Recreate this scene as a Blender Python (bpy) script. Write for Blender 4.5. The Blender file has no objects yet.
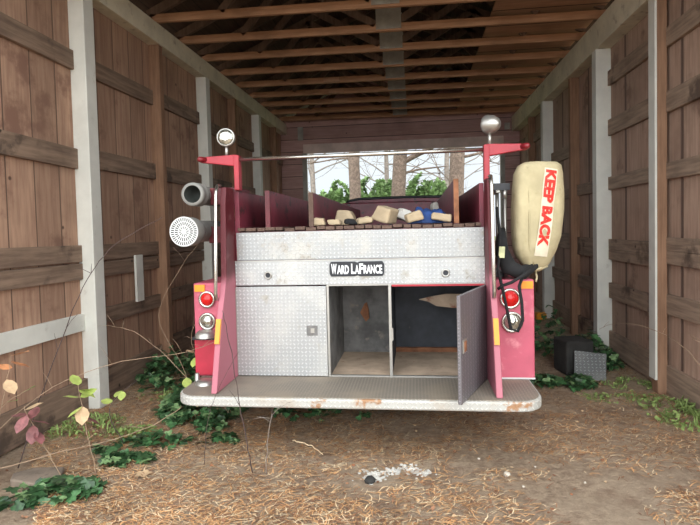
import bpy, bmesh, math, random
from math import pi, sin, cos, radians, atan
from mathutils import Vector, Matrix, noise
C = bpy.context.scene.collection
S = bpy.context.scene

# ------------------------------------------------------------------ camera
cam_d = bpy.data.cameras.new('camera'); cam = bpy.data.objects.new('camera', cam_d); C.objects.link(cam); S.camera = cam
cam_d.sensor_fit = 'HORIZONTAL'; cam_d.sensor_width = 36.0; cam_d.lens = 525/700*36
YAW, PITCH, ROLL = radians(7.108), radians(2.2), radians(1.4)
fwd = Vector((-sin(YAW)*cos(PITCH), cos(YAW)*cos(PITCH), -sin(PITCH)))
rt = Vector((cos(YAW), sin(YAW), 0)); dn = fwd.cross(rt)
r2 = rt*cos(ROLL) + dn*sin(ROLL); d2 = -rt*sin(ROLL) + dn*cos(ROLL)
m = Matrix((r2, -d2, -fwd)).transposed().to_4x4(); m.translation = Vector((0, 0, 1.6))
cam.matrix_world = m
cam_d.shift_y = -(262.5-247.76)/700
cam_d.clip_end = 500

# ------------------------------------------------------------------ light
S.view_settings.view_transform = 'Standard'; S.view_settings.look = 'None'
S.view_settings.gamma = 1.0; S.view_settings.use_curve_mapping = False
S.view_settings.exposure = 0.12
w = bpy.data.worlds.new('overcast sky'); S.world = w; w.use_nodes = True
nt = w.node_tree; nt.nodes.clear()
wo = nt.nodes.new('ShaderNodeOutputWorld'); bg = nt.nodes.new('ShaderNodeBackground')
tc = nt.nodes.new('ShaderNodeTexCoord')
dp = nt.nodes.new('ShaderNodeVectorMath'); dp.operation = 'DOT_PRODUCT'
dp.inputs[1].default_value = Vector((0.1, -0.9, 0.34)).normalized()
mr = nt.nodes.new('ShaderNodeMapRange'); mr.inputs[1].default_value = -0.6; mr.inputs[2].default_value = 1.0
mr.inputs[3].default_value = 1.0; mr.inputs[4].default_value = 3.6
nz = nt.nodes.new('ShaderNodeTexNoise'); nz.inputs['Scale'].default_value = 2.2; nz.inputs['Detail'].default_value = 5
cr = nt.nodes.new('ShaderNodeValToRGB')
cr.color_ramp.elements[0].position = .35; cr.color_ramp.elements[0].color = (.84, .93, 1, 1)
cr.color_ramp.elements[1].position = .65; cr.color_ramp.elements[1].color = (.98, .98, .97, 1)
L = nt.links.new
L(tc.outputs['Generated'], dp.inputs[0]); L(dp.outputs['Value'], mr.inputs[0]); L(mr.outputs[0], bg.inputs['Strength'])
L(tc.outputs['Generated'], nz.inputs['Vector']); L(nz.outputs['Fac'], cr.inputs[0]); L(cr.outputs[0], bg.inputs['Color'])
L(bg.outputs[0], wo.inputs[0])
sun_d = bpy.data.lights.new('hazy_sun', 'SUN'); sun_d.energy = 0.6; sun_d.angle = radians(60); sun_d.color = (1, .97, .92)
sun = bpy.data.objects.new('hazy_sun', sun_d); C.objects.link(sun)
sun.rotation_euler = Vector((-0.06, 0.9, -0.34)).to_track_quat('-Z', 'Y').to_euler()

# ------------------------------------------------------------------ materials
class N:
    def __init__(s, name):
        s.m = bpy.data.materials.new(name); s.m.use_nodes = True; s.t = s.m.node_tree
        s.p = s.t.nodes['Principled BSDF']; s.co = s.n('ShaderNodeTexCoord').outputs['Object']
    def n(s, k, **kw):
        x = s.t.nodes.new(k)
        for a, b in kw.items(): setattr(x, a, b)
        return x
    def put(s, sock, v):
        if hasattr(v, 'links') or isinstance(v, bpy.types.NodeSocket): s.t.links.new(v, sock)
        else: sock.default_value = v
    def math(s, op, a, b=0.0, c=0.0):
        x = s.n('ShaderNodeMath', operation=op)
        s.put(x.inputs[0], a); s.put(x.inputs[1], b); s.put(x.inputs[2], c)
        return x.outputs[0]
    def noise(s, scale, detail=4, stretch=(1, 1, 1), rough=.6):
        mp = s.n('ShaderNodeMapping'); mp.inputs['Scale'].default_value = stretch; s.put(mp.inputs['Vector'], s.co)
        x = s.n('ShaderNodeTexNoise'); x.inputs['Scale'].default_value = scale; x.inputs['Detail'].default_value = detail
        x.inputs['Roughness'].default_value = rough; s.put(x.inputs['Vector'], mp.outputs[0]); return x.outputs['Fac']
    def ramp(s, f, a, b):
        x = s.n('ShaderNodeMapRange'); x.interpolation_type = 'SMOOTHSTEP'; s.put(x.inputs[0], f); s.put(x.inputs[1], a); s.put(x.inputs[2], b); return x.outputs[0]
    def mix(s, f, a, b):
        x = s.n('ShaderNodeMix', data_type='RGBA'); s.put(x.inputs[0], f)
        s.put(x.inputs[6], (*a, 1) if isinstance(a, tuple) else a); s.put(x.inputs[7], (*b, 1) if isinstance(b, tuple) else b)
        return x.outputs[2]
    def xyz(s):
        x = s.n('ShaderNodeSeparateXYZ'); s.put(x.inputs[0], s.co); return x.outputs
    def bump(s, h, st=.3, d=.01):
        x = s.n('ShaderNodeBump'); x.inputs['Strength'].default_value = st; x.inputs['Distance'].default_value = d
        s.put(x.inputs['Height'], h); s.put(s.p.inputs['Normal'], x.outputs[0])
    def done(s, col, rough=.7, metal=0.0, **kw):
        s.put(s.p.inputs['Base Color'], (*col, 1) if isinstance(col, tuple) else col)
        s.put(s.p.inputs['Roughness'], rough); s.put(s.p.inputs['Metallic'], metal)
        for k, v in kw.items(): s.put(s.p.inputs[k.replace('_', ' ')], v)
        return s.m

def plain(name, col, rough=.6, metal=0., var=.25, scale=8, spots=None, lo=.6, hi=.7, bump=0., **kw):
    k = N(name); f = k.noise(scale, 5)
    c = k.mix(k.ramp(f, .3, .7), tuple(x*(1-var) for x in col), tuple(min(1, x*(1+var)) for x in col))
    if spots: c = k.mix(k.ramp(k.noise(scale*1.7+3, 8), lo, hi), c, spots)
    if bump: k.bump(k.noise(scale*6, 6), bump, .01)
    return k.done(c, rough, metal, **kw)

def wood(name, c1, c2, axis='z', plank=None, pw=.22, seam=(.02, .014, .01), scale=3, rough=.85, stain=None, knots=True):
    k = N(name); st = [9, 9, 9]; st['xyz'.index(axis)] = .7
    f = k.noise(scale, 6, tuple(st)); g = k.noise(1.3, 4)
    c = k.mix(k.ramp(f, .3, .7), c1, c2)
    c = k.mix(k.math('MULTIPLY', k.ramp(g, .45, .75), .55), c, tuple(x*.5 for x in c1))
    h = f
    if stain: c = k.mix(k.ramp(k.noise(2.1, 7), .56, .68), c, stain)
    if knots:
        v = k.n('ShaderNodeTexVoronoi'); v.inputs['Scale'].default_value = 3.0; k.put(v.inputs['Vector'], k.co)
        c = k.mix(k.ramp(v.outputs['Distance'], .07, .03), c, tuple(x*.3 for x in c1))
    if plank:
        p = k.math('DIVIDE', k.xyz()['XYZ'.index(plank.upper())], pw)
        fr = k.math('FRACT', k.math('ADD', p, 100))
        wn = k.n('ShaderNodeTexWhiteNoise', noise_dimensions='1D'); k.put(wn.inputs['W'], k.math('FLOOR', k.math('ADD', p, 100)))
        c = k.mix(k.math('MULTIPLY', wn.outputs['Value'], .45), c, tuple(x*.55 for x in c1))
        e = k.math('ABSOLUTE', k.math('SUBTRACT', fr, .5))
        s_ = k.ramp(e, .47, .49)
        c = k.mix(s_, c, seam); h = k.math('SUBTRACT', f, k.math('MULTIPLY', s_, 2.0))
    k.bump(h, .35, .008)
    return k.done(c, rough)

def tread(name, col, dirt, damt=(.55, .75), freq=26, rough=.45, metal=.55, rust=None, rlo=.62, rhi=.68, con=.55):
    k = N(name); x, y, z = k.xyz()
    u = k.math('MULTIPLY', x, freq); v = k.math('MULTIPLY', k.math('ADD', z, y), freq)
    u = k.math('ADD', u, 1000.0); v = k.math('ADD', v, 1000.0)
    par = k.math('MODULO', k.math('ADD', k.math('FLOOR', u), k.math('FLOOR', v)), 2.0)
    sg = k.math('SUBTRACT', k.math('MULTIPLY', par, 2.0), 1.0)
    fx = k.math('SUBTRACT', k.math('FRACT', u), .5); fz = k.math('MULTIPLY', k.math('SUBTRACT', k.math('FRACT', v), .5), sg)
    a = k.math('ADD', fx, fz); b = k.math('SUBTRACT', fx, fz)
    d = k.math('ADD', k.math('MULTIPLY', k.math('POWER', k.math('ABSOLUTE', a), 2.0), 1.5), k.math('MULTIPLY', k.math('POWER', k.math('ABSOLUTE', b), 2.0), 16.0))
    h = k.ramp(d, .6, .2)
    c = k.mix(h, tuple(q*con for q in col), col)
    g = k.noise(3.0, 6)
    c = k.mix(k.math('MULTIPLY', k.ramp(g, *damt), .8), c, dirt)
    if rust:
        r = k.ramp(k.noise(7, 8), rlo, rhi)
        c = k.mix(r, c, rust)
    k.bump(h, .8, .004)
    return k.done(c, rough, metal)

PINK = (.42, .13, .17); RED = (.105, .011, .017); MAR = (.13, .02, .03)
def faded(name):
    k = N(name); z = k.xyz()[2]
    f = k.ramp(k.math('ADD', z, k.math('MULTIPLY', k.noise(5, 4), .12)), 1.36, 1.24)
    c = k.mix(f, RED, PINK)
    c = k.mix(k.math('MULTIPLY', k.ramp(k.noise(9, 6), .58, .8), .18), c, (.6, .35, .35))
    return k.done(c, .55)
M = {}
M['boards_l'] = wood('brown wall boards left', (.34, .20, .135), (.50, .32, .215), 'z', 'y', .30, seam=(.13, .08, .055), stain=(.24, .13, .09))
M['boards_r'] = wood('brown wall boards right', (.38, .25, .185), (.52, .36, .27), 'z', 'y', 1.22, seam=(.14, .09, .07), stain=(.23, .145, .105), knots=False)
M['boards_b'] = wood('purple brown back boards', (.42, .25, .225), (.55, .35, .31), 'x', 'z', .28)
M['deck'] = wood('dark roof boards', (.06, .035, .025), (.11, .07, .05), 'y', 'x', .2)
M['loft'] = wood('loft boards', (.40, .23, .14), (.52, .31, .19), 'x', 'y', .5, knots=False)
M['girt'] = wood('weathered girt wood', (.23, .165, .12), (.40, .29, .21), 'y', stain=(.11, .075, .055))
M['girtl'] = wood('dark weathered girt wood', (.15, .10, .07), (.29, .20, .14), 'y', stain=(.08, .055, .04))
M['girtz'] = wood('weathered stud wood', (.22, .12, .07), (.33, .19, .115), 'z')
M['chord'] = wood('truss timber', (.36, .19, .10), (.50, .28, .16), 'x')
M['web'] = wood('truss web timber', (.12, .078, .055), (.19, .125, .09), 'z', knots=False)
M['white'] = plain('chalky white paint', (.66, .66, .60), .75, var=.08, scale=3, spots=(.50, .48, .42), lo=.60, hi=.78, bump=.1)
M['cream'] = plain('dull cream paint', (.66, .61, .47), .75, var=.12, scale=3, spots=(.33, .27, .19), lo=.56, hi=.75)
M['hdr'] = plain('pale pinkish header board', (.66, .52, .46), .8, var=.15, scale=3)
M['greyp'] = plain('grey plywood', (.34, .33, .29), .8, var=.2, scale=4)
M['alu'] = tread('bright diamond plate', (.78, .79, .79), (.62, .61, .57), (.45, .75), 34, rust=(.40, .38, .34), rlo=.60, rhi=.70)
M['alu_f'] = tread('upper diamond plate', (.70, .71, .71), (.53, .51, .46), (.45, .7), 34, rust=(.40, .37, .33), rlo=.56, rhi=.66)
M['alu_edge'] = tread('white painted step edge', (.70, .69, .64), (.46, .40, .33), (.5, .7), 34, .6, .25, rust=(.38, .21, .11), rlo=.565, rhi=.64, con=.7)
M['scrap'] = tread('dull scrap diamond plate', (.36, .38, .38), (.20, .20, .19), (.45, .7), 26, .5, .4, con=.3)
M['alu_top'] = tread('dusty step plate', (.38, .33, .27), (.30, .25, .19), (.4, .65), 44, .75, .1)
M['alu_shade'] = tread('stained shade-darkened diamond plate', (.36, .34, .36), (.20, .18, .19), (.42, .65), 44, .5, .5)  # stains, plus the open door's shaded side put into the darker colour
M['paint'] = faded('red paint faded to pink')
M['pink'] = plain('bleached pink paint', (.50, .10, .15), .55, var=.1, scale=4, spots=(.72, .30, .33), lo=.55, hi=.8)
M['redb'] = plain('bright red paint', (.50, .03, .06), .42, var=.12, scale=5)
M['red'] = plain('red paint', (.38, .026, .04), .42, var=.15, scale=5)
M['dred'] = plain('deep red paint', RED, .45, var=.25, scale=5, spots=(.25, .06, .05), lo=.62, hi=.7)
M['maroon'] = plain('worn maroon paint', (.17, .028, .045), .42, var=.3, scale=4, spots=(.05, .025, .025), lo=.58, hi=.64)
M['chrome'] = plain('dull chrome', (.58, .56, .52), .22, .95, .1, 5)
M['silver'] = plain('brushed silver', (.46, .45, .42), .38, .8, .12, 8)
M['lens'] = plain('clear lamp lens', (.42, .42, .37), .14, .85, .5, 28, spots=(.75, .73, .64), lo=.5, hi=.6)
M['rlens'] = plain('red lamp lens', (.60, .012, .012), .18, 0, .1, 5)
M['mlens'] = plain('dull red marker lens', (.20, .012, .018), .35, 0, .2, 20)
M['orange'] = plain('orange reflector', (.86, .30, .015), .35, 0, .08, 9)
M['yellow'] = plain('amber reflector strip', (.80, .31, .02), .35, 0, .08, 9)
M['black'] = plain('black rubber', (.015, .015, .016), .95, 0, .3, 8)
M['blackp'] = plain('black enamel', (.012, .014, .02), .4, 0, .3, 8)
M['letter'] = plain('white letters', (.80, .81, .82), .5, 0, .03, 8)
M['rletter'] = plain('red letters', (.72, .035, .025), .6, 0, .12, 30, spots=(.80, .35, .28), lo=.62, hi=.7)
M['canvas'] = plain('yellowed canvas', (.50, .43, .26), .85, 0, .14, 4, spots=(.38, .31, .17), lo=.55, hi=.75, bump=.25)
M['canvasw'] = plain('white printed strip', (.74, .66, .50), .8, 0, .08, 9)
M['lin_l'] = plain('scuffed grey compartment lining', (.16, .155, .15), .7, .2, .4, 5, spots=(.28, .24, .20), lo=.58, hi=.75)
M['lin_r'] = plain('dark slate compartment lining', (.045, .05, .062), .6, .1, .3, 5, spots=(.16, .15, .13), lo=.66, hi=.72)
M['dust'] = plain('dusty compartment floor', (.44, .33, .24), .9, 0, .2, 5, spots=(.26, .12, .08), lo=.6, hi=.72)
M['rust'] = plain('rusty metal', (.28, .12, .06), .85, .1, .3, 14)
M['slat'] = wood('old bed slats', (.09, .055, .04), (.17, .105, .08), 'y', scale=6, knots=False)
M['chunk'] = plain('cream foam', (.42, .33, .215), .85, 0, .15, 6, spots=(.46, .33, .20), lo=.6, hi=.75, bump=.2)
M['chunkw'] = plain('pale grey foam', (.62, .60, .55), .85, 0, .15, 9, spots=(.35, .32, .28), lo=.58, hi=.7)
M['chunkg'] = plain('grey foam', (.33, .31, .28), .85, 0, .2, 6)
M['blue'] = plain('blue cloth', (.025, .07, .24), .7, 0, .3, 9)
M['hose'] = plain('grey hose rubber', (.25, .245, .225), .75, 0, .15, 9)
M['hosein'] = plain('hose inside', (.035, .04, .035), .8)
M['whitem'] = plain('white enamel', (.64, .65, .64), .5, 0, .05, 9)
M['stone'] = plain('grey slab', (.19, .15, .115), .95, 0, .25, 9, spots=(.14, .11, .08), lo=.55, hi=.7, bump=.3)
M['stone2'] = plain('pale pebble', (.50, .44, .36), .9, 0, .2, 9)
M['block'] = plain('dark concrete', (.03, .029, .027), .95, 0, .3, 8, bump=.3)
M['bark'] = plain('tree bark', (.24, .18, .14), .95, 0, .3, 12, spots=(.13, .095, .075), lo=.52, hi=.62, bump=.5)
M['twig'] = plain('grey twig', (.25, .21, .18), .9, 0, .3, 10)
M['cane'] = plain('tan dry cane', (.33, .23, .15), .8, 0, .25, 10)
M['caned'] = plain('dark dry cane', (.07, .045, .04), .8, 0, .25, 10)
M['ivy3'] = plain('pale ivy leaf', (.16, .26, .11), .4, 0, .3, 30)
M['ivy'] = plain('ivy leaf', (.03, .075, .028), .4, 0, .5, 30, Specular_IOR_Level=.5)
M['ivy2'] = plain('lighter ivy leaf', (.06, .15, .055), .4, 0, .4, 30)
M['weed'] = plain('fresh weed leaf', (.24, .33, .10), .7, 0, .3, 20)
M['yleaf'] = plain('yellow green bramble leaf', (.36, .44, .11), .6, 0, .2, 20)
M['mleaf'] = plain('purple bramble leaf', (.23, .085, .085), .6, 0, .35, 20)
M['oleaf'] = plain('orange bramble leaf', (.62, .27, .12), .6, 0, .25, 20)
M['tleaf'] = plain('dry tan leaf', (.52, .36, .21), .8, 0, .15, 20)
M['needle1'] = plain('orange pine needle', (.62, .34, .15), .8, 0, .25, 3)
M['needle2'] = plain('brown pine needle', (.28, .14, .075), .8, 0, .25, 3)
M['needle3'] = plain('straw', (.78, .60, .38), .8, 0, .2, 3)
M['evergreen'] = plain('evergreen foliage', (.20, .30, .12), .8, 0, .5, 3)
def ground_mat():
    k = N('dirt ground')
    f = k.noise(1.1, 5); g = k.noise(16, 9, rough=.75); h = k.noise(38, 7, rough=.85)
    c = k.mix(k.ramp(g, .3, .7), (.26, .175, .115), (.56, .42, .29))
    c = k.mix(k.math('MULTIPLY', k.ramp(f, .42, .62), .55), c, (.58, .45, .32))
    c = k.mix(k.math('MULTIPLY', k.ramp(k.noise(2.3, 6), .52, .68), .6), c, (.26, .16, .10))
    c = k.mix(k.math('MULTIPLY', k.ramp(h, .55, .7), .6), c, (.80, .63, .45))
    c = k.mix(k.math('MULTIPLY', k.ramp(h, .42, .32), .55), c, (.08, .05, .035))
    y = k.xyz()[1]
    c = k.mix(k.ramp(y, 12.3, 13.5), c, (.10, .15, .05))
    k.bump(k.math('ADD', g, h), 1.0, .03)
    return k.done(c, .95)
M['ground'] = ground_mat()

# ------------------------------------------------------------------ mesh helpers
class B:
    def __init__(s): s.v = []; s.f = []; s.mi = []; s.sm = []; s.k = 0; s.smooth = False
    def add(s, vs, fs, smooth=None):
        o = len(s.v); s.v += [Vector(p) for p in vs]
        for f in fs: s.f.append([i+o for i in f]); s.mi.append(s.k); s.sm.append(s.smooth if smooth is None else smooth)
        return s
    def box(s, x0, x1, y0, y1, z0, z1, rot=None, piv=None):
        vs = [Vector((x, y, z)) for x in (x0, x1) for y in (y0, y1) for z in (z0, z1)]
        if rot is not None:
            pv = Vector(piv) if piv else Vector(((x0+x1)/2, (y0+y1)/2, (z0+z1)/2)); vs = [pv + rot @ (q-pv) for q in vs]
        return s.add(vs, [(0, 1, 3, 2), (4, 6, 7, 5), (0, 4, 5, 1), (2, 3, 7, 6), (0, 2, 6, 4), (1, 5, 7, 3)], False)
    def prism(s, poly, d0, d1, axis='z'):
        # poly: 2D points; extruded along axis
        def mk(p, d):
            return {'z': (p[0], p[1], d), 'y': (p[0], d, p[1]), 'x': (d, p[0], p[1])}[axis]
        n = len(poly); vs = [mk(p, d0) for p in poly]+[mk(p, d1) for p in poly]
        fs = [tuple(range(n)), tuple(range(2*n-1, n-1, -1))]+[(i, i+n, (i+1) % n+n, (i+1) % n) for i in range(n)]
        return s.add(vs, fs, False)
    def beam(s, a, b, w, h):
        a = Vector(a); b = Vector(b); d = (b-a).normalized()
        side = d.cross(Vector((0, 0, 1)));
        if side.length < 1e-3: side = Vector((1, 0, 0))
        side.normalize(); up = side.cross(d)
        vs = [p+side*sx*w/2+up*sz*h/2 for p in (a, b) for sx, sz in ((-1, -1), (1, -1), (1, 1), (-1, 1))]
        return s.add(vs, [(0, 1, 2, 3), (7, 6, 5, 4), (0, 4, 5, 1), (1, 5, 6, 2), (2, 6, 7, 3), (3, 7, 4, 0)], False)
    def tube(s, pts, r, seg=8, cap=True):
        pts = [Vector(p) for p in pts]; n = len(pts)
        rr = r if isinstance(r, (list, tuple)) else [r]*n
        t0 = (pts[1]-pts[0]).normalized(); u = t0.orthogonal().normalized(); vs = []
        for i, p in enumerate(pts):
            t = (pts[min(i+1, n-1)]-pts[max(i-1, 0)]).normalized()
            u = (u - t*u.dot(t)).normalized(); v = t.cross(u)
            vs += [p+(u*cos(2*pi*j/seg)+v*sin(2*pi*j/seg))*rr[i] for j in range(seg)]
        fs = [(i*seg+j, i*seg+(j+1) % seg, (i+1)*seg+(j+1) % seg, (i+1)*seg+j) for i in range(n-1) for j in range(seg)]
        if cap: fs += [tuple(range(seg-1, -1, -1)), tuple((n-1)*seg+j for j in range(seg))]
        return s.add(vs, fs, True)
    def lathe(s, c, axis, prof, seg=24):
        # prof: (along, radius)
        c = Vector(c); t = Vector(axis).normalized(); u = t.orthogonal().normalized(); v = t.cross(u); vs = []
        for a, r in prof: vs += [c+t*a+(u*cos(2*pi*j/seg)+v*sin(2*pi*j/seg))*max(r, 1e-4) for j in range(seg)]
        n = len(prof)
        fs = [(i*seg+j, i*seg+(j+1) % seg, (i+1)*seg+(j+1) % seg, (i+1)*seg+j) for i in range(n-1) for j in range(seg)]
        return s.add(vs, fs, True)
    def obj(s, name, mats, parent=None, origin=None, bevel=0, sub=0, solid=0):
        o_ = Vector(origin) if origin is not None else Vector((0, 0, 0))
        if parent is not None:
            p = parent; o_ = Vector((0, 0, 0))
            while p is not None: o_ += p.location; p = p.parent
        me = bpy.data.meshes.new(name); me.from_pydata([q-o_ for q in s.v], [], s.f)
        for mt in (mats if isinstance(mats, (list, tuple)) else [mats]): me.materials.append(M[mt] if isinstance(mt, str) else mt)
        for i, p in enumerate(me.polygons): p.material_index = s.mi[i]; p.use_smooth = s.sm[i]
        bm = bmesh.new(); bm.from_mesh(me); bmesh.ops.recalc_face_normals(bm, faces=bm.faces); bm.to_mesh(me); bm.free()
        o = bpy.data.objects.new(name, me); C.objects.link(o)
        if parent is not None: o.parent = parent
        else: o.location = o_
        if solid: x = o.modifiers.new('s', 'SOLIDIFY'); x.thickness = solid
        if bevel: x = o.modifiers.new('b', 'BEVEL'); x.width = bevel; x.segments = 2; x.limit_method = 'ANGLE'
        if sub: x = o.modifiers.new('d', 'SUBSURF'); x.levels = sub; x.render_levels = sub
        return o
def tag(o, label=None, cat=None, group=None, kind=None):
    if label: o['label'] = label
    if cat: o['category'] = cat
    if group: o['group'] = group
    if kind: o['kind'] = kind
    return o
def thing(name, loc, label, cat, group=None):
    o = bpy.data.objects.new(name, None); o.empty_display_size = .1; C.objects.link(o); o.location = loc
    return tag(o, label, cat, group)
def R(ax, deg): return Matrix.Rotation(radians(deg), 3, ax)
rnd = random.Random(4)
def U(a, b): return rnd.uniform(a, b)

# ------------------------------------------------------------------ ground
def gh(x, y):
    return .018*noise.noise(Vector((x*.9, y*.9, 0)))+.010*noise.noise(Vector((x*4, y*4, 3)))
gb = B(); nx, ny = 150, 190; gx0, gx1, gy0, gy1 = -3.1, 2.5, .8, 7.2
for j in range(ny+1):
    for i in range(nx+1):
        x = gx0+(gx1-gx0)*i/nx; y = gy0+(gy1-gy0)*j/ny
        e = min(1, min(x-gx0, gx1-x, y-gy0, gy1-y)*4)
        gb.v.append(Vector((x, y, gh(x, y)*e+.002)))
for j in range(ny):
    for i in range(nx): a = j*(nx+1)+i; gb.f.append([a, a+1, a+nx+2, a+nx+1]); gb.mi.append(0); gb.sm.append(True)
gb.add([(-40, -30, -.0), (gx0, -30, 0), (gx0, 70, 0), (-40, 70, 0)], [(0, 1, 2, 3)])
gb.add([(gx1, -30, 0), (40, -30, 0), (40, 70, 0), (gx1, 70, 0)], [(0, 1, 2, 3)])
gb.add([(gx0, -30, 0), (gx1, -30, 0), (gx1, gy0, 0), (gx0, gy0, 0)], [(0, 1, 2, 3)])
gb.add([(gx0, gy1, 0), (gx1, gy1, 0), (gx1, 70, 0), (gx0, 70, 0)], [(0, 1, 2, 3)])
tag(gb.obj('floor', 'ground'), kind='structure')

# ------------------------------------------------------------------ barn shell
Y0, Y1 = 2.7, 11.9; XL, XR = -3.03, 2.30
wl = B().box(XL-.04, XL, Y0, Y1, -.1, 4.0).obj('wall_left', 'boards_l'); tag(wl, kind='structure')
wr = B().box(XR, XR+.04, Y0, Y1, -.1, 4.0).obj('wall_right', 'boards_r'); tag(wr, kind='structure')
wb = B()
wb.box(XL, -2.43, Y1, Y1+.05, -.1, 4.0); wb.box(1.88, XR, Y1, Y1+.05, -.1, 4.0); wb.box(-2.43, 1.88, Y1, Y1+.05, 3.5, 4.0)
wb.box(-2.43, 1.88, Y1, Y1+.05, -.1, 1.25)
wb = wb.obj('wall_back', 'boards_b'); tag(wb, kind='structure')
B().prism([(XL-.04, 4.0), (XR+.04, 4.0), (-.32, 5.47)], Y1, Y1+.05, 'y').obj('gable', 'boards_b', wb)
B().box(-2.50, 1.95, Y1-.06, Y1, 3.31, 3.52).obj('header', 'hdr', wb, bevel=.004)
B().box(-2.52, -2.42, Y1-.08, Y1, 0, 3.31).obj('jamb', 'greyp', wb); B().box(1.88, 1.97, Y1-.08, Y1, 0, 3.31).obj('jamb', 'greyp', wb)
B().box(-2.62, -2.50, Y1-.04, Y1, 3.62, 3.92).obj('patch_board', 'greyp', wb); B().box(1.98, 2.09, Y1-.04, Y1, 3.66, 3.80).obj('patch_board', 'greyp', wb)
LZ = [(3.08, 3.25), (2.20, 2.38), (1.36, 1.51), (1.20, 1.345), (.74, .89), (.02, .30)]
RZ = [(3.16, 3.33), (2.57, 2.755), (1.95, 2.10), (1.292, 1.41), (1.17, 1.29), (.72, .90), (.02, .28)]
LP = [(4.41, .15, 'white'), (5.84, .09, 'girtz'), (7.17, .14, 'white'), (8.42, .09, 'girtz'), (9.70, .14, 'white'), (10.95, .09, 'girtz')]
RP = [(3.80, .09, 'girtz'), (5.08, .09, 'girtz'), (6.52, .14, 'white'), (7.72, .09, 'girtz'), (9.10, .14, 'white'), (10.4, .09, 'girtz')]
def girts(wall, x0, x1, posts, zs, side):
    ys = [Y0]+[p[0] for p in posts]+[Y1]; ws = [0]+[p[1] for p in posts]+[0]
    for i in range(len(ys)-1):
        for zi, (a, b) in enumerate(zs):
            if side == 'R' and i > 2 and rnd.random() < .12: continue
            if not (side == 'R' and zi == 4 or side == 'L' and zi == 3): dz = U(-.03, .03) if i else 0; ta = U(-.4, .4)
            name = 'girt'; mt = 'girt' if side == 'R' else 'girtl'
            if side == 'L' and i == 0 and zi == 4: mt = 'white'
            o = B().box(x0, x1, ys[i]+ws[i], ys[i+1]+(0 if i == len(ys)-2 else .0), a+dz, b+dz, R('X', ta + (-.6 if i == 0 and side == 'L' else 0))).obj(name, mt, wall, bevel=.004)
            if mt == 'white': o['label'] = 'white painted girt board'
girts(wl, XL, XL+.04, LP, LZ, 'L'); girts(wr, XR-.04, XR, RP, RZ, 'R')
B().box(XL+.04, XL+.065, 5.28, 5.42, .86, 1.36).obj('nailed_board', 'white', wl)['label'] = 'short white vertical board'
L_lab = ['nearest thick white post on the left wall', 'brown timber stud behind the nearest white post on the left wall', 'white post on the left wall behind the upper hose',
         'brown stud on the left wall just behind the left spotlight', 'farther white post on the left wall beyond the red crossarm', 'farthest brown stud on the left wall near the back']
R_lab = ['brown stud on the right wall at the frame edge', 'nearest right wall stud, brown front and white inner side', 'wide white post on the right wall behind the small plate on the ground',
         'brown stud on the right wall just right of the canvas cover', 'farther white post on the right wall above the canvas cover', 'farthest brown stud on the right wall near the back']
for (y, s_, mt), lab in zip(LP, L_lab):
    xi = -2.88 if mt == 'white' else -2.90
    b = B().box(XL, xi, y, y+s_, 0, 3.77)
    tag(b.obj('timber_post', mt, origin=(XL, y, 0), bevel=.005), lab, 'post', 'timber posts along the left wall')
for i, ((y, s_, mt), lab) in enumerate(zip(RP, R_lab)):
    if i == 0: continue
    if i == 1:
        t = thing('timber_post', (2.15, y, 0), lab, 'post', 'timber posts along the right wall')
        B().box(2.185, 2.27, y, y+.12, 0, 3.61).obj('stud', 'girtz', t, bevel=.004)
        B().box(2.165, 2.1845, y+.004, y+.13, .13, 3.61).obj('painted_face', 'white', t)
        continue
    b = B().box(2.13 if mt == 'white' else 2.18, XR, y, y+s_, 0, 3.61)
    tag(b.obj('timber_post', mt, origin=(2.2, y, 0), bevel=.005), lab, 'post', 'timber posts along the right wall')
tag(B().box(-3.03, -2.885, Y0, Y1, 3.77, 4.0).obj('wall_plate_beam', 'cream', origin=(-3, Y0, 3.77), bevel=.005), 'long cream painted beam on top of the left wall posts', 'beam', )
tag(B().box(2.135, 2.30, Y0, Y1, 3.61, 3.93).obj('wall_plate_beam', 'cream', origin=(2.4, Y0, 3.77), bevel=.005), 'long cream painted beam on top of the right wall posts', 'beam')

# ceiling: two sloping roof planes and the loft boards at right
ridge, eave = (-.32, 5.45), 4.10
cb = B()
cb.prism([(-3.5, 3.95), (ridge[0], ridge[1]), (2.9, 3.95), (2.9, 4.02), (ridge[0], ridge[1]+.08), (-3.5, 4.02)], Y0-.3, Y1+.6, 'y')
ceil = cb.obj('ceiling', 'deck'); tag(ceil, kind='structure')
B().prism([(XL-.04, 4.02), (XR+.04, 4.02), (-.32, 5.47)], Y0-.05, Y0, 'y').obj('added_front_gable', 'boards_b', ceil)  # unseen gable, added to keep high sky light off the ceiling
B().box(.96, 2.27, Y0, Y1-.02, 4.125, 4.15).obj('loft_boards', 'loft', ceil)
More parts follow.
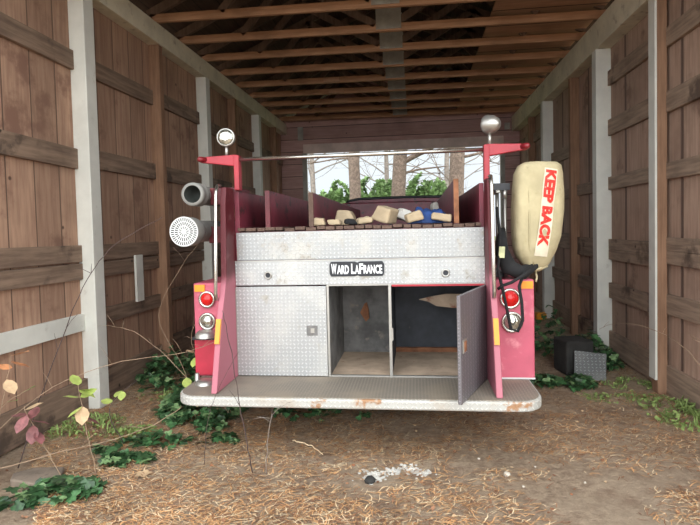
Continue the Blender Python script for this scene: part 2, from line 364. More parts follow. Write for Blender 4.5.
# trusses
TY = [2.97+.72*i for i in range(13)]
ordn = ['nearest', 'second', 'third', 'fourth', 'fifth', 'sixth', 'seventh', 'eighth', 'ninth']
vis = 0
for i, y in enumerate(TY):
    if y > Y1-.1: break
    if y > 5.7:
        lab = 'rough timber roof truss, %s one counted from the front of the visible ceiling' % (ordn[min(vis, 8)]); vis += 1
    else: lab = 'rough timber roof truss over the barn entrance, above the view'
    t = thing('roof_truss', (0, y, 4.0), lab, 'roof truss', 'timber trusses under the roof')
    B().beam((-3.0, y+.0225, 4.075), (2.27, y+.0225, 4.03), .045, .095).obj('bottom_chord', 'chord', t, bevel=.003)
    for sx, xe in ((-1, -3.02), (1, 2.26)):
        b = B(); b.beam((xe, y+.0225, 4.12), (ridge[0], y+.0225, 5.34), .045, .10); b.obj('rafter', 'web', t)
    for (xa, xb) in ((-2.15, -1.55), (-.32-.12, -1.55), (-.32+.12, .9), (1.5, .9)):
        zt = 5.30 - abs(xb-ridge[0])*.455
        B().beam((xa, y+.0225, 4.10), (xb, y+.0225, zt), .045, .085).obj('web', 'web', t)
    B().box(-.43, -.12, y-.014, y, 4.03, 4.50).obj('gusset', 'greyp', t)
    B().box(-.36, -.27, y, y+.045, 4.12, 5.30).obj('king_post', 'web', t)
    if 8 <= i <= 10: B().box(-1.22-.03*i, -.95-.03*i, y-.03, y-.001, 4.02, 4.10).obj('splice', 'loft', t)

# ------------------------------------------------------------------ fire truck
T = thing('fire_truck', (-.44, 3.9, 0), 'old red fire engine with silver diamond plate tail parked in the barn', 'fire truck')
CX = -.44
# tailboard
def rr(x0, x1, y0, y1, r, n=8):
    p = [(x1, y1), (x0, y1)]
    p += [(x0+r-r*cos(a), y0+r-r*sin(a)) for a in [pi/2*i/n for i in range(n+1)]]
    p += [(x1-r+r*sin(a), y0+r-r*cos(a)) for a in [pi/2*i/n for i in range(n+1)]]
    return p
tb = B(); tb.prism(rr(-1.675, .80, 3.37, 3.96, .17), .408, .474)
tail = tb.obj('tailboard', 'alu_edge', T, bevel=.012)
B().prism(rr(-1.66, .785, 3.388, 3.88, .16), .4745, .479).obj('tread_surface', 'alu_top', tail)
# lamp stub on the left of the tailboard
b = B(); b.lathe((-1.55, 3.66, .479), (0, 0, 1), [(0, .075), (.018, .07), (.03, .045), (.034, 0)], 20); b.lathe((-1.64, 3.72, .479), (0, 0, 1), [(0, .02), (.06, .018), (.06, 0)], 10)
b.obj('step_bracket', 'silver', tail)
# fins
for s_, xi, xo in ((-1, -1.373, -1.415), (1, .498, .54)):
    b = B(); b.prism([(3.42, .48), (3.90, .48), (3.90, 1.92), (3.74, 1.92), (3.71, 1.80), (3.68, 1.25), (3.57, .98)], min(xi, xo), max(xi, xo), 'x')
    fin = b.obj('side_fin', 'paint', T, bevel=.006)
    B().box(min(xi, xo)+.004, max(xi, xo)-.004, 3.525, 3.56, .80, .975, R('X', -16)).obj('amber_reflector', 'yellow', fin)
    xr_ = xo-.012 if s_ < 0 else xo-.02
    b = B(); b.tube([(xr_, 3.76, 1.935), (xr_, 3.70, 1.93), (xr_, 3.665, 1.86), (xr_, 3.60, 1.15), (xr_, 3.61, 1.11), (xr_, 3.66, 1.10)], .013, 10); b.obj('grab_rail', 'chrome', fin)
# crossarm posts
for s_, xp in ((-1, -1.335), (1, .518)):
    b = B(); b.box(xp-.02, xp+.02, 3.86, 3.93, 1.905, 2.17)
    xe = xp+s_*.29
    b.prism([(xp, 2.175), (xp, 2.085), (xp+s_*.14, 2.105), (xe, 2.125), (xe, 2.165)], 3.868, 3.922, 'y')
    arm = b.obj('light_bracket', 'red', T, bevel=.006)
    b = B(); b.lathe((xe-s_*.03, 3.862, 2.145), (s_*.5, -.6, 0), [(-.02, .001), (-.02, .021), (.03, .021), (.042, .013), (.045, 0)], 16); b.obj('marker_lamp', 'mlens', arm)
B().tube([(-1.32, 3.885, 2.137), (-.4, 3.88, 2.137), (.505, 3.885, 2.137)], .0155, 12).obj('hand_rail', 'chrome', T)
# spotlights
def spot(c, d, lab):
    c = Vector(c); d = Vector(d).normalized()
    b = B(); b.lathe(c, d, [(-.09, 0), (-.085, .02), (-.067, .045), (-.035, .062), (0, .067), (.012, .071), (.022, .069), (.022, .060)], 28)
    sp = b.obj('spotlight', 'silver', T); sp['label'] = lab
    b = B(); b.lathe(c, d, [(.015, .061), (.026, .046), (.032, .02), (.033, 0)], 28); b.obj('lens', 'lens', sp)
    b = B(); b.lathe(c, d, [(.034, .018), (.034, .026)], 16); b.obj('bulb_ring', 'chrome', sp)
    b = B(); b.tube([c+Vector((.0, 0, -.06)), c+Vector((.0, 0, -.15))], .013, 8); b.box(c.x-.022, c.x+.022, c.y-.02, c.y+.02, c.z-.155, c.z-.14); b.obj('mount', 'silver', sp)
spot((-1.42, 3.90, 2.31), (.12, -1, .03), 'round spotlight with its lens facing out')
spot((.545, 3.90, 2.315), (-.62, .75, .08), 'silver spotlight seen from behind')
# rear plates
B().box(-1.36, .494, 3.885, 3.90, 1.368, 1.58).obj('upper_rear_plate', 'alu_f', T, bevel=.002)
lp = B().box(-1.372, .497, 3.872, 3.90, 1.176, 1.364).obj('lower_rear_plate', 'alu', T, bevel=.002)
B().box(-1.372, .497, 3.866, 3.873, 1.358, 1.366).obj('seam_strip', 'silver', lp)
for x in (-1.115, .215):
    b = B(); b.lathe((x, 3.872, 1.253), (0, -1, 0), [(0, .033), (.008, .031), (.010, .020), (.004, .018)], 20); sk = b.obj('round_socket', 'silver', lp)
    b = B(); b.lathe((x, 3.872, 1.253), (0, -1, 0), [(.006, .019), (.006, 0)], 20); b.obj('socket_hole', 'blackp', sk)
# nameplate
def text_mesh(body, size, offset=0.0, extrude=0.0):
    cu = bpy.data.curves.new('t', 'FONT'); cu.body = body; cu.size = size; cu.offset = offset; cu.extrude = extrude; cu.resolution_u = 3
    ob = bpy.data.objects.new('t', cu); C.objects.link(ob); bpy.context.view_layer.update()
    me = bpy.data.meshes.new_from_object(ob.evaluated_get(bpy.context.evaluated_depsgraph_get()))
    bpy.data.objects.remove(ob); bpy.data.curves.remove(cu)
    vs = [v.co.copy() for v in me.vertices]; fs = [tuple(p.vertices) for p in me.polygons]; bpy.data.meshes.remove(me)
    return vs, fs
def fit(vs, x0, x1, z0, z1):
    ax = min(v.x for v in vs); bx = max(v.x for v in vs); ay = min(v.y for v in vs); by = max(v.y for v in vs)
    return [((v.x-ax)/(bx-ax)*(x1-x0)+x0, (v.y-ay)/(by-ay)*(z1-z0)+z0, v.z) for v in vs]
NX0, NX1, NZ0, NZ1 = -.640, -.232, 1.238, 1.348
nb = B(); nb.prism([(NX0, NZ0+.02), (NX0+.012, NZ0), (-.45, NZ0), (-.43, NZ0+.008), (-.41, NZ0), (NX1-.012, NZ0), (NX1, NZ0+.02), (NX1, NZ1-.02), (NX1-.012, NZ1), (-.41, NZ1), (-.43, NZ1-.008), (-.45, NZ1), (NX0+.012, NZ1), (NX0, NZ1-.02)], 3.858, 3.872, 'y')
npl = nb.obj('nameplate', 'blackp', T, bevel=.003)
lb = B()
cur = NX0+.014
segs = [('W', 1), ('ARD', 0), (' ', 0), ('L', 1), ('A', 0), ('F', 1), ('RANCE', 0)]
wid = {'W': .038, 'ARD': .083, ' ': .010, 'L': .024, 'A': .028, 'F': .026, 'RANCE': .128}
tot = sum(wid[q] for q, _ in segs)+.0025*6; k_ = (NX1-NX0-.028)/tot
for q, big in segs:
    ww = wid[q]*k_
    if q != ' ':
        vs, fs = text_mesh(q, .1, .004)
        fv = fit(vs, cur, cur+ww, 1.256, 1.333 if big else 1.322)
        lb.add([(x, 3.8555, z) for x, z, _ in fv], fs)
    cur += ww+.0025*k_
lb.obj('lettering', 'letter', npl, solid=.003)
# door, closed
dl = B().box(-1.372, -.672, 3.865, 3.89, .484, 1.166).obj('compartment_door', 'alu', T, bevel=.003)
b = B(); b.box(-.826, -.744, 3.858, 3.866, .795, .87); lt = b.obj('latch', 'lin_l', dl, bevel=.003)
B().box(-.815, -.755, 3.855, 3.859, .808, .857).obj('latch_cup', 'lin_l', lt); B().box(-.793, -.765, 3.850, 3.856, .815, .85).obj('latch_paddle', 'silver', lt)
B().box(-1.372, -1.366, 3.855, 3.866, .5, 1.15).obj('hinge', 'silver', dl)
# open door
hx, hy, ex, ey = .49, 3.86, .255, 3.265
b = B(); dd = Vector((ex-hx, ey-hy, 0)); ang = math.atan2(dd.y, dd.x)
Lr = dd.length; rot = Matrix.Rotation(ang, 3, 'Z')
b.box(hx, hx+Lr, hy-.012, hy+.012, .486, 1.164, rot, (hx, hy, .8))
do = b.obj('compartment_door', 'alu_shade', T, bevel=.003); do['label'] = 'stained door standing open, shade painted into its grey'
b = B(); b.box(hx+Lr-.10, hx+Lr-.03, hy+.012, hy+.020, .80, .885, rot, (hx, hy, .8)); b.box(hx+Lr-.10, hx+Lr-.03, hy-.020, hy-.012, .80, .885, rot, (hx, hy, .8))
lt = b.obj('latch', 'silver', do, bevel=.002)
b = B(); b.box(hx+Lr-.088, hx+Lr-.045, hy+.020, hy+.024, .81, .873, rot, (hx, hy, .8)); b.obj('latch_paddle', 'rust', lt)
# rear frame around compartments
b = B(); b.box(-.668, -.652, 3.87, 3.90, .48, 1.176); b.box(-.205, -.185, 3.865, 3.90, .48, 1.17); b.box(-.652, .497, 3.875, 3.90, 1.166, 1.178)
b.box(-.652, .49, 3.875, 3.90, .478, .49)
b.obj('opening_frame', 'silver', T)
b = B(); b.box(-.18, .49, 3.868, 3.876, 1.158, 1.172); b.obj('red_sill_strip', 'red', T)
B().box(-.183, -.175, 3.855, 3.868, .76, .85).obj('catch', 'silver', T)
# compartments
b = B(); b.box(-.66, -.655, 3.9, 4.66, .48, 1.17); b.box(-.2, -.195, 3.9, 4.66, .48, 1.17); b.box(-.66, -.195, 4.655, 4.66, .48, 1.17); b.box(-.66, -.195, 3.9, 4.66, 1.17, 1.176)
b.obj('left_compartment', 'lin_l', T)
b = B(); b.box(-.194, -.189, 3.9, 4.70, .48, 1.17); b.box(.49, .495, 3.9, 4.70, .48, 1.17); b.box(-.194, .495, 4.695, 4.70, .48, 1.17); b.box(-.194, .495, 3.9, 4.70, 1.17, 1.176)
b.obj('right_compartment', 'lin_r', T)
b = B(); b.box(-.66, .495, 3.9, 4.70, .470, .482); b.obj('compartment_floor', 'dust', T)
b = B(); b.box(-.189, .49, 4.66, 4.694, .482, .52); b.obj('back_rail', 'rust', T)
b = B(); b.prism([(.02, 1.0), (.10, 1.02), (.24, 1.045), (.49, 1.04), (.49, .93), (.30, .93), (.16, .945), (.10, .98)], 4.30, 4.315, 'y'); b.obj('torn_board', 'dust', T)
b = B(); b.prism([(-.50, .84), (-.45, .76), (-.42, .79), (-.425, .87), (-.44, .93), (-.46, .92)], 4.63, 4.654, 'y'); b.obj('rusty_bracket', 'rust', T)
# side bodies with rear lamp panels
for s_, x0, x1 in ((-1, -1.71, -1.40), (1, .545, .835)):
    tag_l = None
    b = B(); b.box(x0, x1, 3.86, 8.0, .475, 1.2)
    sd = b.obj('side_body', 'pink', T, bevel=.012)
    if s_ < 0:
        B().box(x0+.002, x1-.1, 3.845, 3.861, .49, .79).obj('kick_panel', 'redb', sd, bevel=.004)
        B().box(x0+.002, x1-.09, 3.80, 3.861, .772, .792).obj('black_trim', 'blackp', sd)
        b = B(); b.lathe((-1.605, 3.83, .79), (0, 0, 1), [(0, .085), (.025, .082), (.05, .055), (.058, 0)], 24); b.obj('low_lamp', 'silver', sd)
        lx, rx = -1.597, (-1.695, -1.615)
    else: lx, rx = .665, (.745, .825)
    if s_ > 0: B().box(x0+.01, x1, 3.852, 3.862, .482, .492).obj('white_edge', 'whitem', sd)
    B().box(rx[0], rx[1], 3.850, 3.861, 1.135, 1.188).obj('orange_reflector', 'orange', sd)
    for z, ln, nm in ((1.075, 'rlens', 'tail_light'), (.905, 'lens', 'reversing_light')):
        if s_ > 0: z -= .01
        r_ = .066 if s_ < 0 else .075
        if nm == 'reversing_light' : r_ += .002; 
        xx = lx + (.0 if z > 1 else -.003 if s_ < 0 else .012)
        b = B(); b.lathe((xx, 3.861, z), (0, -1, 0), [(0, r_), (.018, r_), (.024, r_-.012), (.018, r_-.018)], 28); tl = b.obj(nm, 'chrome', sd)
        k_ = (r_-.017) if s_ < 0 or ln == 'lens' else r_-.026
        b = B(); b.lathe((xx, 3.861, z), (0, -1, 0), [(.012, r_-.016), (.014, k_), (.026, k_*.75), (.034, k_*.4), (.036, 0)], 28); b.obj('lens', ln, tl)
# bed walls, dividers, slats
for x0, x1 in ((-1.373, -1.335), (.465, .498)):
    B().box(x0, x1, 3.90, 8.0, 1.2, 1.90).obj('bed_side', 'maroon', T, bevel=.004)
B().box(-1.40, -1.372, 3.9, 8.0, 1.2, 1.62).obj('side_rail', 'dred', T)
for x, zt in ((-1.125, 1.90), (-.785, 1.875), (.305, 1.94)):
    b = B(); b.prism([(3.96, 1.60), (3.96, zt), (4.1, zt), (5.0, zt-.01), (7.5, zt-.03), (7.5, 1.60)], x-.014, x+.014, 'x')
    dv = b.obj('hose_bed_divider', 'maroon', T, bevel=.003)
    B().box(x-.018, x+.018, 3.945, 3.96, 1.615, zt).obj('edge_strip', 'dred' if x < -1 else 'slat' if x < 0 else 'rust', dv)
b = B(); x = -1.345
while x < .46:
    ww = U(.062, .088); dz = U(-.008, .004); y0 = 3.885+U(-.012, .02)
    b.box(x, min(x+ww-.008, .47), y0, 7.5, 1.59+dz, 1.615+dz); x += ww
b.obj('bed_slats', 'slat', T, bevel=.002)
B().box(-1.335, .465, 3.905, 8.0, 1.17, 1.585).obj('bed_base', 'dred', T)
# cab, bonnet, chassis, wheels
def hull(x0, x1, y0, y1, z0, z1, r, n=6):
    p = [(x0, z0), (x1, z0)]+[(x1-r+r*cos(a), z1-r*.35+r*.35*sin(a)) for a in [pi/2*i/n for i in range(n+1)]]+[(x0+r-r*sin(a), z1-r*.35+r*.35*cos(a)) for a in [pi/2*i/n for i in range(n+1)]]
    return B().prism(p, y0, y1, 'y')
cab = hull(-1.35, .46, 8.05, 9.5, .6, 1.98, .3).obj('cab', 'maroon', T, bevel=.02)
b = B(); pts = [(-1.19, 8.98, 1.99), (-1.12, 8.98, 2.055), (-.95, 8.98, 2.085), (-.2, 8.98, 2.095), (.55, 8.98, 2.085), (.72, 8.98, 2.055), (.79, 8.98, 1.99)]
bb = B(); bb.prism([(-1.19, 1.9)]+[(p[0], p[2]) for p in pts]+[(.79, 1.9)], 8.98, 9.45, 'y'); bb.obj('cab_back', 'maroon', T, bevel=.02)
b.tube(pts, .022, 8); b.obj('roof_gasket', 'blackp', cab)
B().tube([(-1.1, 8.97, 1.985), (.7, 8.97, 1.985)], .012, 8).obj('cab_moulding', 'dred', cab)
hull(-1.0, .12, 9.5, 11.3, .75, 1.6, .25).obj('bonnet', 'dred', T, bevel=.02)
b = B(); b.box(-1.0, -.85, 4.0, 11.3, .35, .47); b.box(-.03, .12, 4.0, 11.3, .35, .47); b.box(-1.5, .6, 6.4, 6.5, .45, .52); b.obj('chassis', 'blackp', T)
for x, y in ((-1.5, 6.3), (.62, 6.3), (-1.45, 10.2), (.57, 10.2)):
    b = B(); b.lathe((x-.14, y, .5), (1, 0, 0), [(0, .2), (0, .44), (.03, .49), (.14, .50), (.25, .49), (.28, .44), (.28, .2)], 32); wh = b.obj('wheel', 'black', T)
    b = B(); b.lathe((x-.14, y, .5), (1, 0, 0), [(.04, 0), (.04, .21), (.24, .21), (.24, 0)], 24); b.obj('rim', 'dred', wh)
b = B(); b.tube([(-1.4, 6.3, .5), (.5, 6.3, .5)], .06); b.obj('rear_axle', 'blackp', T)
b = B(); b.tube([(-1.4, 10.2, .5), (.5, 10.2, .5)], .05); b.obj('front_axle', 'blackp', T)
for x0, x1 in ((-1.70, -1.2), (.33, .83)):
    B().box(x0, x1, 9.5, 10.9, .9, 1.15).obj('front_fender', 'dred', T, bevel=.06)
b = B(); b.box(-1.05, .2, 4.25, 5.3, .22, .46); b.obj('underbody_shade_block', 'blackp', T, bevel=.04)  # unseen box added below the body to deepen the shadow under the truck
b = B(); b.box(-1.6, .75, 11.3, 11.45, .5, .72); b.obj('front_bumper', 'chrome', T, bevel=.02)
# red holders for the hoses on the left
for z, xh in ((1.86, -1.56), (1.56, -1.58)):
    b = B(); b.box(xh-.03, -1.375, 3.96, 4.3, z-.055, z+.075); b.obj('hose_bracket', 'dred', T, bevel=.005)
# ladder rack bracket on the right
b = B(); b.box(.54, .70, 4.0, 4.06, 1.85, 1.90); b.box(.54, .66, 4.05, 4.4, 1.2, 1.24); b.obj('ladder_bracket', 'blackp', T)

# ------------------------------------------------------------------ suction hoses
def ribbed(x, y0, y1, z, r):
    prof = []; n = int((y1-y0)/.03)
    for i in range(n+1): prof.append((y0+i*(y1-y0)/n, r*(1.0 if i % 2 else .94)))
    b = B(); b.lathe((x, 0, z), (0, 1, 0), prof, 24); return b
t = thing('suction_hose', (-1.685, 3.8, 1.78), 'thick grey open-ended suction hose, upper of the two at the truck side', 'hose', 'hoses on the left side of the truck')
ribbed(-1.655, 3.93, 8.0, 1.880, .075).obj('hose_body', 'hose', t)
b = B(); b.lathe((-1.655, 3.78, 1.880), (0, 1, 0), [(0, .066), (0, .087), (.03, .089), (.045, .084), (.08, .084), (.09, .09), (.12, .09), (.14, .08), (.17, .08)], 28); b.obj('coupling', 'hose', t)
b = B(); b.lathe((-1.655, 3.78, 1.880), (0, 1, 0), [(0, .066), (.14, .060), (.14, 0)], 28); b.obj('hose_mouth', 'hosein', t)
t = thing('suction_hose', (-1.75, 3.66, 1.46), 'grey suction hose with a round white slotted strainer, lower of the two', 'hose', 'hoses on the left side of the truck')
ribbed(-1.665, 3.85, 8.0, 1.60, .085).obj('hose_body', 'hose', t)
b = B(); b.lathe((-1.675, 3.66, 1.60), (0, 1, 0), [(0, .104), (.01, .108), (.12, .108), (.15, .10), (.20, .088)], 32); b.obj('strainer_body', 'hose', t)
b = B(); b.lathe((-1.675, 3.662, 1.60), (0, 1, 0), [(.006, .103), (.02, .103), (.02, 0)], 32); b.obj('strainer_inside', 'hosein', t)
b = B(); rad = [0, .018, .038, .046, .070, .076, .100, .109]; ns = 144
vs = []
for r in rad: vs += [(-1.675+r*cos(2*pi*j/ns), 3.655, 1.60+r*sin(2*pi*j/ns)) for j in range(ns)]
fs = []
for i in range(len(rad)-1):
    for j in range(ns):
        hole = i == 1 and j % 12 < 5 or i == 3 and j % 6 < 3 or i == 5 and j % 4 < 2
        if not hole: fs.append((i*ns+j, i*ns+(j+1) % ns, (i+1)*ns+(j+1) % ns, (i+1)*ns+j))
b.add(vs, fs); b.obj('strainer_face', 'whitem', t, solid=.003)

# ------------------------------------------------------------------ ladder on the right
t = thing('ladder', (.66, 4.2, 1.25), 'grey metal ladder standing on edge between truck side and canvas cover', 'ladder')
for z in (1.32, 1.86): B().box(.60, .635, 4.02, 7.8, z-.03, z+.03).obj('rail', 'silver', t, bevel=.005)
for i in range(12): B().tube([(.617, 4.07+i*.33, 1.32), (.617, 4.07+i*.33, 1.86)], .014, 8).obj('rung', 'silver', t)
b = B()
t = thing('grey_pipe', (.69, 4.05, 1.2), 'upright grey pipe just left of the canvas cover', 'pipe')
B().tube([(.665, 4.02, 1.20), (.665, 4.02, 1.86)], .013, 10).obj('tube', 'silver', t); B().tube([(.665, 4.02, 1.79), (.665, 4.02, 1.85)], .019, 10).obj('collar', 'silver', t)
# black strap and hose loops
b = B()
b.tube([(.59, 3.92, 1.72), (.60, 3.84, 1.52), (.575, 3.80, 1.28), (.60, 3.79, 1.16), (.63, 3.78, 1.0), (.655, 3.77, .86), (.70, 3.77, .845), (.735, 3.77, .92), (.73, 3.77, 1.05), (.715, 3.78, 1.16), (.76, 3.83, 1.25), (.83, 3.9, 1.3)], .011, 8)
b.tube([(.575, 3.80, 1.14), (.60, 3.78, 1.165), (.66, 3.76, 1.19), (.73, 3.77, 1.23), (.8, 3.80, 1.27)], .011, 8)
tag(b.obj('strap', 'black', origin=(.62, 3.8, 1.2)), 'black strap looping down over the right tail lamps', 'strap')
b = B(); b.tube([(.64, 3.98, 1.56), (.625, 3.93, 1.50), (.62, 3.90, 1.40), (.66, 3.88, 1.29), (.76, 3.90, 1.24), (.86, 3.95, 1.30)], [.02, .035, .05, .06, .055, .035], 14)
tag(b.obj('coiled_rubber_hose', 'black', origin=(.66, 3.9, 1.25)), 'thick black rubber hose bundled beneath the canvas cover', 'hose')
B_ = B(); B_.box(.585, .625, 3.805, 3.812, 1.36, 1.44, R('Y', 4)); tag(B_.obj('paper_tag', plain('pale yellow tag', (.60, .62, .35), .8), origin=(.6, 3.8, 1.4)), 'small pale yellow tag hanging on the black hose', 'tag')

# ------------------------------------------------------------------ canvas cover KEEP BACK
bt = thing('canvas_cover', (.9, 4.0, 1.23), 'yellowed canvas cover with red lettering hanging off the truck at right', 'cover')
# z, xmin, xmax, half depth
LV = [(2.045, .83, 1.02, .05), (2.04, .79, 1.05, .10), (2.02, .755, 1.075, .13), (1.96, .725, 1.088, .15), (1.85, .712, 1.09, .16), (1.70, .705, 1.086, .165),
      (1.60, .705, 1.075, .165), (1.50, .705, 1.06, .16), (1.42, .712, 1.035, .15), (1.36, .73, 1.01, .13), (1.31, .765, .985, .10), (1.275, .80, .955, .07), (1.245, .85, .91, .03)]
YC = 4.02; EX = 3.2
def lev(z):
    if z >= LV[0][0]: return LV[0][1:]
    for a, b in zip(LV, LV[1:]):
        if b[0] <= z <= a[0]:
            t_ = (a[0]-z)/(a[0]-b[0]); return tuple(a[i]*(1-t_)+b[i]*t_ for i in (1, 2, 3))
    return LV[-1][1:]
def wr_(x, z): return .020*noise.noise(Vector((x*9+z*3, z*2.6, 1)))+.013*noise.noise(Vector((x*24+z*8, z*7, 5)))
def sf(x, z):
    a, b, h = lev(z); c = (a+b)/2; hw = (b-a)/2; q = min(.98, abs((x-c)/hw)); 
    return YC+.3*(x-.9) * 1.0 - h*(1-q**EX)**(1/EX)+wr_(x, z)
b = B(); SEG = 40; zs = []
for i in range(len(LV)-1):
    for k_ in range(4): zs.append(LV[i][0]+(LV[i+1][0]-LV[i][0])*k_/4)
zs.append(LV[-1][0]); vs = []
for z in zs:
    a, bx, h = lev(z); c = (a+bx)/2; hw = (bx-a)/2
    for j in range(SEG):
        an = 2*pi*j/SEG; ca, sa = cos(an), sin(an)
        x = c+hw*math.copysign(abs(ca)**(2/EX), ca); yy = h*math.copysign(abs(sa)**(2/EX), sa)
        vs.append((x, YC+.3*(x-.9)-yy+wr_(x, z)+ .004*noise.noise(Vector((x*20, z*20, 2))), z))
n = len(zs)
fs = [(i*SEG+j, i*SEG+(j+1) % SEG, (i+1)*SEG+(j+1) % SEG, (i+1)*SEG+j) for i in range(n-1) for j in range(SEG)]+[tuple(range(SEG)), tuple((n-1)*SEG+j for j in range(SEG))]
b.add(vs, fs, True); b.obj('canvas_body', 'canvas', bt)
b = B(); b.tube([(sx, sf(sx, z)-.002, z) for sx, z in ((.80, 2.0), (.80, 1.8), (.80, 1.6), (.80, 1.42), (.84, 1.30))], .005, 6); b.obj('canvas_seam', 'canvas', bt)
b = B(); b.tube([(.80, sf(.8, 1.29)-.004, 1.29), (.87, sf(.87, 1.262)-.006, 1.262), (.95, sf(.95, 1.285)-.004, 1.285)], .010, 8); b.tube([(.875, 4.0, 1.25), (.88, 3.98, 1.20), (.87, 3.97, 1.17)], .008, 8); b.obj('drawn_hem', 'canvas', bt)
P0, P1 = Vector((.968, 0, 1.985)), Vector((.885, 0, 1.362))   # strip centre line, top to bottom
ax_ = (P1-P0); LEN = ax_.length; ax_.normalize(); sd_ = Vector((-ax_.z, 0, ax_.x)) # sd_ points right(+x)
def on(u, v, off):  # u along strip (down), v across to +x
    p = P0+ax_*u+sd_*v; return (p.x, sf(p.x, p.z)-off, p.z)
b = B(); nu, nv = 40, 6; W2 = .049
vs = [on(LEN*i/nu, W2*(2*j/nv-1), .004) for i in range(nu+1) for j in range(nv+1)]
b.add(vs, [(i*(nv+1)+j, i*(nv+1)+j+1, (i+1)*(nv+1)+j+1, (i+1)*(nv+1)+j) for i in range(nu) for j in range(nv)], True)
pn = b.obj('printed_strip', 'canvasw', bt)
vs, fs = text_mesh('KEEP BACK', 1, .055)
me = bpy.data.meshes.new('t'); me.from_pydata(vs, [], fs); bm = bmesh.new(); bm.from_mesh(me)
bmesh.ops.triangulate(bm, faces=bm.faces)
for _ in range(2): bmesh.ops.subdivide_edges(bm, edges=[e for e in bm.edges if e.calc_length() > .12], cuts=1, use_grid_fill=False); bmesh.ops.triangulate(bm, faces=bm.faces)
bm.verts.ensure_lookup_table(); tv = [v.co.copy() for v in bm.verts]; tf = [tuple(v.index for v in f.verts) for f in bm.faces]; bm.free(); bpy.data.meshes.remove(me)
fv = fit(tv, .012, LEN-.07, -.041, .041)
b = B(); b.add([on(u, v, .0075) for u, v, _ in fv], tf); b.obj('lettering', 'rletter', pn)

# ------------------------------------------------------------------ things on the hose bed
def chunk(name, px, py, w, h, d, mat_, lab, cat, tilt=0, yaw=0, tp=.8, rnds=.25, group=None, sub=2):
    x = (px-415)/525*4.1*1.0-.0; 
    b = B(); zb = 1.618
    for k_ in (0, 1):
        pass
    n_ = 3; vs = []
    bmx = bmesh.new(); bmesh.ops.create_cube(bmx, size=1); bmesh.ops.subdivide_edges(bmx, edges=bmx.edges, cuts=2, use_grid_fill=True)
    q = random.Random(int(px*7))
    sh = [q.uniform(-.1, .1) for _ in range(6)]
    rm = R('Z', yaw) @ R('Y', tilt)
    V = []
    for v in bmx.verts:
        c = v.co.copy(); k2 = 1-(1-tp)*(c.z+.5)
        c = Vector((c.x*w*(k2+sh[0])+c.z*sh[1]*w, c.y*d*(1+sh[2]*c.x), c.z*h*(1+sh[3]*c.x*2)))
        c += Vector((noise.noise(c*22+Vector((px, 0, 0))), noise.noise(c*22+Vector((0, px, 0))), noise.noise(c*22+Vector((0, 0, px)))))*.008
        V.append(rm @ c)
    lo = min(v.z for v in V); fs = [[v.index for v in f.verts] for f in bmx.faces]; bmx.free()
    y = py
    b.add([v+Vector((x, y, zb-lo)) for v in V], fs, False)
    tag(b.obj(name, mat_, origin=(x, y, zb), bevel=.014), lab, cat, group)
G = 'cream foam blocks on the hose bed'
chunk('foam_block', 320.5, 4.03, .105, .058, .12, 'chunk', 'low cream block at the left end of the row on the truck bed', 'block', 0, 3, group=G)
chunk('foam_block', 336.5, 4.02, .105, .042, .10, 'chunk', 'flat cream block second from the left on the truck bed', 'block', 0, -4, .95, group=G)
chunk('foam_block', 342, 4.32, .20, .12, .20, 'chunk', 'large rounded cream block standing behind the flat left blocks', 'block', 0, 0, .55, group=G)
chunk('foam_block', 351, 4.06, .09, .042, .09, 'black', 'small black lump between cream blocks on the truck bed', 'block', 5, 20, .7)
chunk('foam_block', 362.5, 4.19, .12, .05, .10, 'chunk', 'small tilted cream block left of the biggest block, hind one', 'block', -14, 0, .95, group=G)
chunk('foam_block', 367, 4.03, .115, .046, .10, 'chunk', 'small cream block left of the biggest block, front one', 'block', -6, 0, .95, group=G)
chunk('foam_block', 386.5, 4.06, .17, .115, .15, 'chunk', 'biggest tilted cream block near the middle of the truck bed', 'block', 18, -25, .8, group=G)
chunk('foam_block', 404, 4.22, .15, .085, .13, 'chunkw', 'whitish grey tilted block right of the biggest cream block', 'block', 20, 15, .6, group=G)
chunk('foam_block', 414, 4.00, .135, .07, .12, 'chunk', 'cream block tilted in front of the blue cloth', 'block', -16, 10, .95, group=G)
chunk('foam_block', 440.5, 4.02, .145, .055, .12, 'chunk', 'cream block at the right end lying on the blue cloth', 'block', 9, -5, .95, group=G)
chunk('foam_block', 437, 4.45, .10, .17, .10, 'chunkg', 'upright grey block at the back right beside the divider', 'block', -8, 10, .6)
b = B(); nx_, ny_ = 26, 14; x0_, x1_, y0_, y1_ = -.05, .275, 4.05, 4.36; vs = []
for j in range(ny_+1):
    for i in range(nx_+1):
        u, v = i/nx_, j/ny_; e = min(1, 5*min(u, 1-u, v, 1-v))
        z = 1.622+e*(.055+.05*sin(v*pi)+.035*noise.noise(Vector((u*6, v*4, 7)))+.02*noise.noise(Vector((u*14, v*9, 2))))
        vs.append((x0_+(x1_-x0_)*u+.02*noise.noise(Vector((v*5, 0, 0))), y0_+(y1_-y0_)*v+.02*noise.noise(Vector((u*5, 3, 0))), z))
b.add(vs, [(j*(nx_+1)+i, j*(nx_+1)+i+1, (j+1)*(nx_+1)+i+1, (j+1)*(nx_+1)+i) for j in range(ny_) for i in range(nx_)], True)
tag(b.obj('blue_cloth', 'blue', origin=(.1, 4.2, 1.62), solid=.004), 'crumpled blue cloth among the cream blocks on the truck bed', 'cloth')

